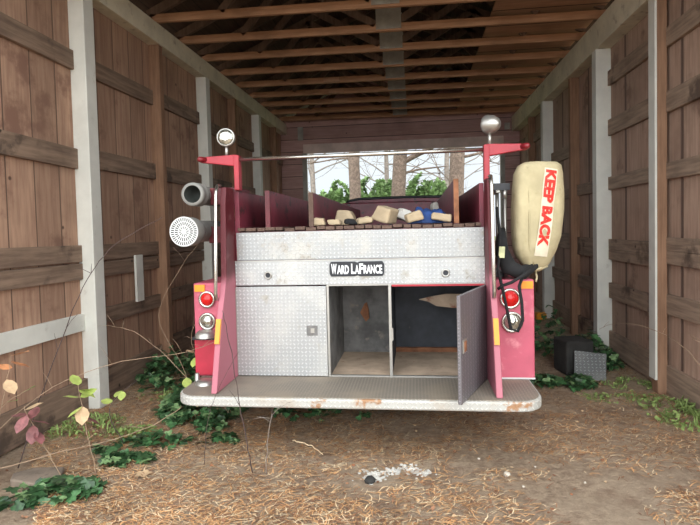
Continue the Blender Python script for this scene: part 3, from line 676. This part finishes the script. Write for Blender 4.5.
# ------------------------------------------------------------------ scrap by the right wall
t = thing('metal_plate', (1.78, 5.6, 0), 'small square of diamond plate leaning on the dark block by the right wall', 'metal plate')
b = B(); b.box(1.57, 1.88, 5.50, 5.506, .0, .28, R('Y', 6) @ R('X', -16), (1.72, 5.5, .0)); b.obj('plate', 'scrap', t)
t = B(); t.box(1.50, 1.80, 5.66, 5.96, .0, .36, R('Z', 12)); tag(t.obj('concrete_block', 'block', origin=(1.6, 5.8, 0), bevel=.02), 'dark square block half hidden in ivy by the right wall', 'block')
b = B(); b.box(1.96, 2.12, 8.9, 9.05, .0, .12); t = b.obj('yellow_container', 'yellow', origin=(2.1, 9, 0), bevel=.02)
tag(t, 'small yellow container on the ground far along the right wall', 'container')
# stone and small bits on the ground
b = B(); b.prism([(-2.62, 3.02), (-2.42, 2.98), (-2.32, 3.10), (-2.38, 3.22), (-2.58, 3.20), (-2.67, 3.11)], -.02, .035); tag(b.obj('stone_slab', 'stone', origin=(-2.6, 3.1, 0), bevel=.01), 'flat grey brown slab lying at the lower left of the ground', 'stone')
def pebble(x, y, r, mt, name, lab, cat, sq=.6, grp=None):
    bmx = bmesh.new(); bmesh.ops.create_icosphere(bmx, subdivisions=2, radius=r)
    V = [Vector((x, y, gh(x, y)+r*sq*.7))+Vector((v.co.x, v.co.y, v.co.z*sq))*(1+.3*noise.noise(v.co*40+Vector((x*9, y*9, 0)))) for v in bmx.verts]
    b = B(); b.add(V, [[v.index for v in f.verts] for f in bmx.faces], True); bmx.free()
    return tag(b.obj(name, mt, origin=(x, y, gh(x, y))), lab, cat, grp)
pebble(.545, 3.35, .022, 'stone2', 'pebble', 'pale round pebble on the bare dirt right of centre, largest pebble', 'pebble', .8)
GP = 'tiny pale pebbles in the foreground dirt'
for x, y in ((.44, 3.30), (.40, 3.6), (.62, 3.22), (-.02, 3.28), (-1.0, 3.42), (-1.15, 2.93), (.75, 3.5), (.2, 3.05), (1.0, 3.3), (-.5, 3.65)):
    pebble(x, y, U(.007, .012), 'stone2', 'pebble', 'tiny pale pebble scattered on the foreground dirt', 'pebble', .7, GP)
# flaky white patch
b = B()
for i in range(420):
    a = U(0, 6.28); r = abs(rnd.gauss(0, .5)); cx, cy = rnd.choice([(-.29, 3.34), (-.06, 3.42), (-.17, 3.38), (.02, 3.37), (-.30, 3.27)])
    x = cx+cos(a)*r*.085; y = cy+sin(a)*r*.06; s_ = U(.006, .018); z = gh(x, y)+U(.004, .010); rz = U(0, 6.28)
    vs = [(x+s_*U(.6, 1.2)*cos(rz+k_*1.05), y+s_*U(.6, 1.2)*sin(rz+k_*1.05), z+U(-.002, .002)) for k_ in range(6)]
    b.add(vs, [tuple(range(6))])
tag(b.obj('lime_flakes', 'chunkw', solid=.002), 'patch of flaky white crumbs on the dirt below the bumper', 'crumbs', kind='stuff')
t = pebble(-.31, 3.22, .035, 'block', 'dark_clod', 'small dark clod beside the white crumbs', 'clod', .7)

# ------------------------------------------------------------------ plants
def leafpoly(shape):
    if shape == 'ivy': return [(0, 0), (-.35, -.12), (-.52, .18), (-.30, .34), (-.42, .62), (-.16, .62), (0, 1.0), (.16, .62), (.42, .62), (.30, .34), (.52, .18), (.35, -.12)]
    if shape == 'oval': return [(0, 0), (-.26, .18), (-.36, .45), (-.28, .74), (0, 1.0), (.28, .74), (.36, .45), (.26, .18)]
    if shape == 'blade': return [(0, 0), (-.07, .3), (-.05, .7), (0, 1), (.05, .7), (.07, .3)]
def leaf(b, p, size, yaw, pitch, roll, shape='ivy', k=0, cup=.25):
    pl = leafpoly(shape); m_ = Matrix.Rotation(yaw, 3, 'Z') @ Matrix.Rotation(pitch, 3, 'X') @ Matrix.Rotation(roll, 3, 'Y')
    cen = Vector((0, .4, -.06)); vs = [cen]+[Vector((x, y, -cup*abs(x)*.5+(-.1 if y > .9 else 0)+.06*abs(x))) for x, y in pl]
    vs = [Vector(p)+m_ @ (v*size) for v in vs]; n = len(pl); b.k = k
    b.add(vs, [(0, i+1, (i+1) % n+1) for i in range(n)], True); b.k = 0
def ivy_patch(cx, cy, rx, ry, hz, n, lab, size=(.045, .075), seed=1, group='ivy patches on the ground', rot=0):
    q = random.Random(seed); b = B(); st = B()
    for i in range(n):
        a = q.uniform(0, 6.28); r = math.sqrt(q.random()); u, v = r*cos(a)*rx, r*sin(a)*ry
        x = cx+u*cos(rot)-v*sin(rot); y = cy+u*sin(rot)+v*cos(rot)
        w_ = noise.noise(Vector((x*4, y*4, seed)));
        if w_ < -.12 and r > .35: continue
        x = min(2.22, max(-2.95, x)); hmax = hz*(1-r**2*.8)*(.7+w_)
        z = gh(x, y)+.015+max(.0, hmax)*q.random()**.6
        leaf(b, (x, y, z), q.uniform(*size), q.uniform(0, 6.28) if q.random() < .45 else pi+q.uniform(-1, 1), q.uniform(-.9, .35), q.uniform(-.5, .5), 'ivy', q.choice((0, 0, 0, 1, 1, 2)))
        if False:
            p0 = Vector((x, y, 0)); st.tube([p0, p0+Vector((q.uniform(-.05, .05), q.uniform(-.05, .05), z*.7)), Vector((x, y, z))], .003, 5)
    t = thing('ivy_patch', (cx, cy, 0), lab, 'ivy', group)
    b.obj('leaves', ['ivy', 'ivy2', 'ivy3'], t)
ivy_patch(-2.50, 5.35, .55, .50, .34, 900, 'dark mass of ivy against the left wall behind the nearest white post', seed=1)
ivy_patch(-1.93, 4.55, .42, .50, .22, 620, 'ivy spreading beside and under the left end of the bumper', (.06, .10), seed=2)
ivy_patch(-2.0, 3.70, .42, .12, .10, 130, 'broken line of ivy left of centre leading to the tan leaf', (.05, .09), seed=3, rot=.5)
ivy_patch(-1.55, 3.72, .30, .07, .07, 70, 'short low row of ivy in front of the left bumper end', (.05, .08), seed=4, rot=.4)
ivy_patch(-2.28, 2.92, .36, .16, .10, 130, 'ivy with big leaves in the lower left corner', (.07, .11), seed=5, rot=.2)
ivy_patch(-1.0, 4.35, .62, .14, .07, 150, 'thin shaded ivy just under the bumper left of centre', (.04, .07), seed=6)
ivy_patch(1.42, 5.34, .30, .22, .16, 260, 'ivy at the foot of the dark block by the right wall', (.05, .08), seed=7)
ivy_patch(1.90, 6.0, .28, .40, .36, 480, 'ivy climbing behind the leaning plate near the wide white post', (.05, .08), seed=8)
ivy_patch(1.58, 6.50, .26, .25, .55, 320, 'ivy crown just behind the dark block on the right', (.05, .08), seed=9)
ivy_patch(-1.78, 4.12, .30, .22, .12, 260, 'ivy spilling out in front of the left bumper end', (.05, .085), seed=21)
ivy_patch(-2.02, 3.38, .20, .10, .08, 90, 'small ivy clump just left above the crumpled tan leaf', (.05, .08), seed=22)
def weeds(cx, cy, rx, ry, hz, n, lab, seed, size=(.02, .04), mt='weed'):
    q = random.Random(seed); b = B()
    for i in range(n):
        a = q.uniform(0, 6.28); r = math.sqrt(q.random()); x = cx+r*cos(a)*rx; y = cy+r*sin(a)*ry
        if noise.noise(Vector((x*6, y*6, seed))) < -.15: continue
        x = min(2.22, max(-2.95, x)); z0 = gh(x, y); h = hz*q.uniform(.3, 1)*(1-r*r*.6)
        if q.random() < .5: leaf(b, (x, y, z0), h*1.6, q.uniform(0, 6.28), q.uniform(.5, 1.4), 0, 'blade')
        else: leaf(b, (x, y, z0+h), q.uniform(*size), q.uniform(0, 6.28), q.uniform(-.6, .4), q.uniform(-.4, .4), 'oval')
    tag(b.obj('weed_patch', mt, origin=(cx, cy, 0)), lab, 'weeds', 'green weeds on the ground', 'stuff')
weeds(-2.25, 3.85, .22, .16, .06, 420, 'bright green weeds in front of the nearest white post, below its foot', 11)
weeds(-2.72, 3.95, .30, .30, .09, 480, 'green weeds along the left wall beneath the bramble leaves', 12)
weeds(-2.35, 4.75, .35, .15, .06, 300, 'small green sprigs at the foot of the nearest white post', 13)
weeds(2.15, 4.50, .30, .36, .11, 520, 'tall bright weeds at the right edge of the frame', 14, (.03, .05))
weeds(1.85, 4.95, .45, .13, .04, 500, 'thin green line of weeds crossing the dirt near the right wall', 15)
weeds(2.05, 5.35, .28, .20, .06, 350, 'low weeds between the leaning plate and the right wall stud', 16)
def smooth(pts, n=6):
    pts = [Vector(p) for p in pts]; out = []
    for i in range(len(pts)-1):
        p0 = pts[max(i-1, 0)]; p1 = pts[i]; p2 = pts[i+1]; p3 = pts[min(i+2, len(pts)-1)]
        for k_ in range(n):
            t_ = k_/n; out.append(.5*((2*p1)+(p2-p0)*t_+(2*p0-5*p1+4*p2-p3)*t_*t_+(3*p1-p0-3*p2+p3)*t_**3))
    out.append(pts[-1]); return out
def cane(pts, r, mt, lab, leaves=(), grp='bramble canes and dry stems', twigs=0, seed=0, r1=None):
    q = random.Random(seed+50); p = smooth(pts); n = len(p)
    p = [v+Vector((q.uniform(-1, 1), q.uniform(-1, 1), q.uniform(-1, 1)))*.004 for v in p]
    t = thing('bramble_cane', p[0], lab, 'bramble', grp)
    b = B(); r *= .7; b.tube(p, [r+((r1 or r*.5)-r)*i/(n-1) for i in range(n)], 6)
    for i in range(twigs):
        a = p[q.randrange(n//4, n-1)]; d = Vector((q.uniform(-1, 1), q.uniform(-.5, .5), q.uniform(-.1, 1))).normalized()*q.uniform(.06, .18)
        b.tube([a, a+d*.5+Vector((0, 0, .01)), a+d], [r*.5, r*.4, r*.2], 5)
    b.obj('stem', mt, t)
    for j, (fx, sz, m_, yaw, pit) in enumerate(leaves):
        lb_ = B(); c = p[int(fx*(n-1))]
        leaf(lb_, c, sz, yaw, pit, q.uniform(-.3, .3), 'oval', 0, .3); lb_.obj('leaf', m_, t)
cane([(-2.75, 3.25, 0), (-2.62, 3.32, .45), (-2.42, 3.35, .95), (-2.25, 3.35, 1.28), (-2.05, 3.38, 1.52), (-1.72, 3.42, 1.70)], .006, 'caned', 'tall dark cane arching past the nearest white post', twigs=5, seed=1)
cane([(-2.9, 3.1, .02), (-2.5, 3.25, .10), (-2.2, 3.42, .13), (-1.95, 3.6, .18), (-1.78, 3.75, .27)], .007, 'cane', 'long tan cane lying across the lower left ground', twigs=2, seed=2)
cane([(-2.9, 3.15, .22), (-2.5, 3.3, .55), (-2.1, 3.5, .68), (-1.7, 3.6, .72), (-1.45, 3.62, .80)], .004, 'cane', 'thin tan cane rising from the left edge towards the lamps', [(.02, .15, 'oleaf', 1.9, .9), (.04, .14, 'oleaf', 1.2, .3)], twigs=5, seed=3)
cane([(-1.10, 3.30, 0), (-1.13, 3.28, .25), (-1.17, 3.27, .55), (-1.21, 3.27, .85), (-1.26, 3.28, 1.08)], .006, 'caned', 'thin dark upright stem in front of the left closed door', twigs=1, seed=4)
cane([(-1.42, 3.28, .05), (-1.38, 3.27, .35), (-1.28, 3.27, .60), (-1.15, 3.27, .82)], .0035, 'caned', 'fine dark leaning twig before the left fin', seed=5)
cane([(-1.0, 3.28, 0), (-.98, 3.27, .2), (-.95, 3.27, .38), (-.88, 3.27, .46)], .004, 'twig', 'short grey twig at the bumper edge left of centre', twigs=4, seed=6)
cane([(-1.9, 4.3, .1), (-2.0, 4.2, .5), (-2.15, 4.15, .9), (-2.0, 4.3, 1.3), (-1.88, 4.4, 1.5)], .004, 'cane', 'tan curved stem below the strainer', twigs=4, seed=7)
cane([(-1.75, 4.2, .1), (-1.95, 4.1, .45), (-2.3, 4.1, .75), (-2.6, 4.2, .80)], .005, 'cane', 'tan arching stem left of the tail lamps', [(.25, .12, 'yleaf', 2.8, -.9), (.28, .11, 'yleaf', 3.6, -.6), (.22, .12, 'tleaf', 3.1, -1.2)], twigs=7, seed=8)
cane([(-1.55, 4.1, .1), (-1.72, 4.0, .5), (-1.78, 3.95, .75), (-1.70, 3.95, .95)], .004, 'cane', 'stem with dry seed sprigs just left of the red kick panel', [(.5, .07, 'tleaf', 2, .4), (.6, .06, 'tleaf', 4, .2), (.45, .10, 'yleaf', 3, -.7)], twigs=9, seed=9)
cane([(-2.2, 3.65, .0), (-2.28, 3.6, .3), (-2.1, 3.7, .5)], .006, 'caned', 'short dark stem in front of the nearest white post foot', [(.6, .10, 'yleaf', 1.4, .2), (.7, .10, 'yleaf', .2, .3), (.8, .08, 'yleaf', 3.4, -.6)], seed=10)
cane([(-2.3, 3.1, .0), (-2.42, 3.05, .3), (-2.48, 3.0, .52)], .004, 'cane', 'bramble sprig with purple leaves before the left wall', [(.75, .12, 'mleaf', 5.2, -.3), (.95, .11, 'tleaf', 5.6, .3), (.8, .12, 'mleaf', .3, .5), (.85, .12, 'mleaf', 2.9, -.8), (.7, .12, 'mleaf', 3.3, -1.2), (.9, .12, 'mleaf', 1.5, .0), (.65, .10, 'mleaf', 4.2, -.7)], seed=11)
cane([(-2.1, 3.15, .0), (-2.15, 3.14, .3), (-2.2, 3.14, .62)], .004, 'cane', 'bramble sprig with yellow green leaves before the nearest white post', [(.95, .12, 'yleaf', 4.9, -.4), (.98, .11, 'yleaf', 5.9, -.2), (.7, .12, 'mleaf', 5.3, -.6), (1, .11, 'yleaf', .9, .6), (.9, .11, 'yleaf', 5.5, .4), (.85, .11, 'yleaf', 1.8, .2), (.8, .12, 'tleaf', 3.6, -1.1), (.75, .11, 'yleaf', 2.2, -.5)], seed=12)
cane([(-2.9, 3.2, .3), (-2.75, 3.18, .48), (-2.6, 3.2, .56)], .004, 'cane', 'green leaved sprig at the left frame edge', [(.2, .10, 'weed', 1, .4), (.5, .09, 'weed', 4.5, .3), (.9, .09, 'weed', 5.2, .5)], seed=13)
cane([(-2.72, 3.0, .1), (-2.62, 2.98, .5), (-2.50, 2.95, .86)], .004, 'cane', 'bramble sprig with orange leaves at the left frame edge', [(1, .12, 'oleaf', 4.8, .3), (.95, .12, 'oleaf', 5.4, -.4), (.85, .11, 'oleaf', 1.2, .3), (.8, .11, 'tleaf', 4.4, -.8)], seed=21)
cane([(2.24, 4.3, .35), (2.18, 4.6, .55), (2.1, 5.0, .62), (1.95, 5.4, .60), (1.85, 5.6, .5)], .005, 'cane', 'thin tan cane arching before the right wall', twigs=2, seed=14)
cane([(2.22, 4.2, 0), (2.23, 4.2, .4), (2.18, 4.25, .62), (2.1, 4.3, .68)], .005, 'cane', 'bent dry stem at the right frame edge', twigs=2, seed=15)
cane([(-.93, 3.76, .03), (-.86, 3.70, .04), (-.76, 3.66, .03), (-.66, 3.52, .03)], .006, 'needle3', 'pale straw stalk lying on the dirt in front of the bumper', seed=16)
b = B()
for a, s_ in ((0, .06), (1.2, .06), (2.5, .055), (3.8, .055), (5.1, .06)): leaf(b, (-1.794, 3.171, .025), s_, a, .15, 0, 'oval')
tag(b.obj('dry_leaf', 'tleaf', origin=(-1.794, 3.171, 0)), 'crumpled pale tan leaf on the ground at lower left', 'leaf')
b = B()
for a, s_ in ((.4, .13), (2.0, .10), (3.5, .11)): leaf(b, (-1.62, 2.72, .05), s_, a, .35, 0, 'oval')

# needle litter
b = B(); q = random.Random(77); cnt = 0
def dens(x, y):
    d = .38+.9*noise.noise(Vector((x*1.6, y*2.6, 11)))+.5*noise.noise(Vector((x*5, y*7, 4)))
    d += max(0, min(1, (-.2-x)/1.2))*.55+(.35 if y < 3.15 and x < .3 else 0)
    if y > 3.6 and x < .9: d += .1
    if x > .3 and y < 4.0: d -= .18
    if x > .7 and 3.7 < y < 4.5: d += .3
    if x < .9 and 3.55 < y < 4.2: d += .25
    if x > 1.0 and 3.9 < y < 4.6: d += .15
    return d
while cnt < 34000:
    y = 2.55+(q.random()**1.4)*4.2; x = q.uniform(-2.98, 2.26)
    if abs(x-.0)*525/y > 430: continue
    if q.random() > dens(x, y): continue
    l = q.uniform(.02, .09); a = rnd.gauss(.25, .7) if q.random() < .6 else q.uniform(0, 3.14); z = gh(x, y)+q.uniform(.003, .018)
    d = Vector((cos(a), sin(a), q.uniform(-.12, .12)))*l/2; w_ = Vector((-sin(a), cos(a), 0))*q.uniform(.0011, .0028)
    c = Vector((x, y, z)); bnd = Vector((-sin(a), cos(a), 0))*q.uniform(-.2, .2)*l+Vector((0, 0, q.uniform(0, .006)))
    rr_ = q.random(); b.k = 0 if rr_ < .42 else 1 if rr_ < .78 else 2
    b.add([c-d-w_, c-d+w_, c+bnd+w_, c+bnd-w_, c+d+w_*.6, c+d-w_*.6], [(0, 1, 2, 3), (3, 2, 4, 5)]); cnt += 1
tag(b.obj('pine_needle_litter', ['needle1', 'needle2', 'needle3']), 'dry orange pine needles and straw covering the dirt', 'pine needles', kind='stuff')

b = B(); q = random.Random(5)
for i in range(2600):
    y = 2.6+(q.random()**1.3)*4; x = q.uniform(-2.98, 2.26)
    if q.random() > .4+dens(x, y): continue
    leaf(b, (x, y, gh(x, y)+.008), q.uniform(.01, .03), q.uniform(0, 6.28), q.uniform(-.3, .5), q.uniform(-.5, .5), 'oval', q.choice((0, 1, 1, 2)), .5)
tag(b.obj('leaf_litter', ['tleaf', 'needle2', 'rust']), 'small brown and tan dead leaf fragments strewn over the dirt', 'dead leaves', kind='stuff')

# ------------------------------------------------------------------ outside behind the barn
def tree(base, top, r0, r1, lab, limbs, seed, name='tree', mt='bark', fine=0):
    q = random.Random(seed); t = thing(name, base, lab, 'tree', 'bare trees seen through the back opening')
    base = Vector(base); top = Vector(top)
    p = [base+(top-base)*(i/10)+Vector((q.uniform(-1, 1), q.uniform(-1, 1), 0))*r0*.12*(i > 0) for i in range(11)]
    b = B(); b.tube(p, [r0+(r1-r0)*i/10 for i in range(11)], 14); b.obj('trunk', mt, t)
    bb_ = B()
    def br(p, d, l, r, dep):
        pts = [p]
        for k_ in range(5):
            d = (d+Vector((q.uniform(-1, 1), q.uniform(-.6, .6), q.uniform(-.7, .9)))*.28).normalized(); pts.append(pts[-1]+d*l/5)
        bb_.tube(pts, [r*(1-.14*i) for i in range(6)], 6 if dep < 2 else 4, False)
        if dep < 4:
            for k_ in range(3 if dep < 3 else 2):
                i = q.randrange(1, 6); br(pts[i], (d+Vector((q.uniform(-1, 1), q.uniform(-.5, .5), q.uniform(-.9, .7)))*.9).normalized(), l*.62, r*.5, dep+1)
    for (h, d, l, r) in limbs: br(base+(top-base)*h, Vector(d).normalized(), l, r, 1)
    bb_.obj('branches', 'twig' if mt == 'twig' else 'bark', t)
tree((-1.88, 16.5, 0), (-1.80, 16.5, 9), .20, .15, 'straight trunk outside, leftmost of the three in the back opening', [(.42, (-1, 0, .1), 1.8, .035)], 1)
tree((-.72, 17, 0), (-.05, 17, 9), .25, .18, 'leaning trunk outside in the middle of the back opening', [(.40, (1, 0, .5), 2.4, .10), (.36, (1, .1, .2), 1.6, .05)], 2)
tree((1.20, 16, 0), (1.45, 16, 9), .24, .18, 'rightmost trunk outside in the back opening', [(.43, (-1, 0, .3), 1.9, .07), (.40, (1, 0, .3), 1.6, .05)], 3)
tree((-5.0, 26, 0), (-5.1, 26, 9), .16, .08, 'distant bare tree outside at the left of the back opening', [(.3+.06*i, (q.uniform(-1, 1), 0, .25), 4, .04) for i in range(7)], 4, 'bare_tree', 'twig')
tree((-1.5, 28, 0), (-1.4, 28, 9), .16, .08, 'distant bare tree outside between the left and middle trunks', [(.3+.06*i, (q.uniform(-1, 1), 0, .25), 4, .04) for i in range(7)], 5, 'bare_tree', 'twig')
tree((1.6, 27, 0), (1.7, 27, 9), .16, .08, 'distant bare tree outside between the middle and right trunks', [(.3+.06*i, (q.uniform(-1, 1), 0, .25), 4, .04) for i in range(7)], 6, 'bare_tree', 'twig')
def shrub(cx, cy, w_, h, seed, lab):
    q = random.Random(seed); t = thing('evergreen_shrub', (cx, cy, 0), lab, 'shrub', 'green shrubs far behind the barn'); b = B()
    for i in range(6500):
        a = q.uniform(0, 6.28); k_ = q.random(); z = h*(k_ if i % 3 else .75+.25*k_)*(.86+.3*noise.noise(Vector((a*1.3, seed, 0)))); r = w_*max(0, 1-(z/h)**4)**.5*(.75+.35*noise.noise(Vector((cos(a)*2, sin(a)*2, z*1.5+seed))))
        p = Vector((cx+r*cos(a), cy+r*sin(a)*.8, z+.15*noise.noise(Vector((a*3, z, seed)))))
        leaf(b, p, q.uniform(.10, .24), q.uniform(0, 6.28), q.uniform(-.2, 1.4), q.uniform(-.5, .5), 'oval')
    b.obj('foliage', 'evergreen', t); B().tube([(cx, cy, 0), (cx, cy, h*.8)], .07).obj('trunk', 'bark', t)
shrub(-3.7, 25, 1.3, 3.7, 1, 'round green shrub far behind the barn left of the left trunk')
shrub(-1.7, 24, 1.5, 3.9, 2, 'green shrub far behind the barn between left and middle trunks')
shrub(.55, 24, 1.4, 4.0, 3, 'green shrub far behind the barn between middle and right trunks')
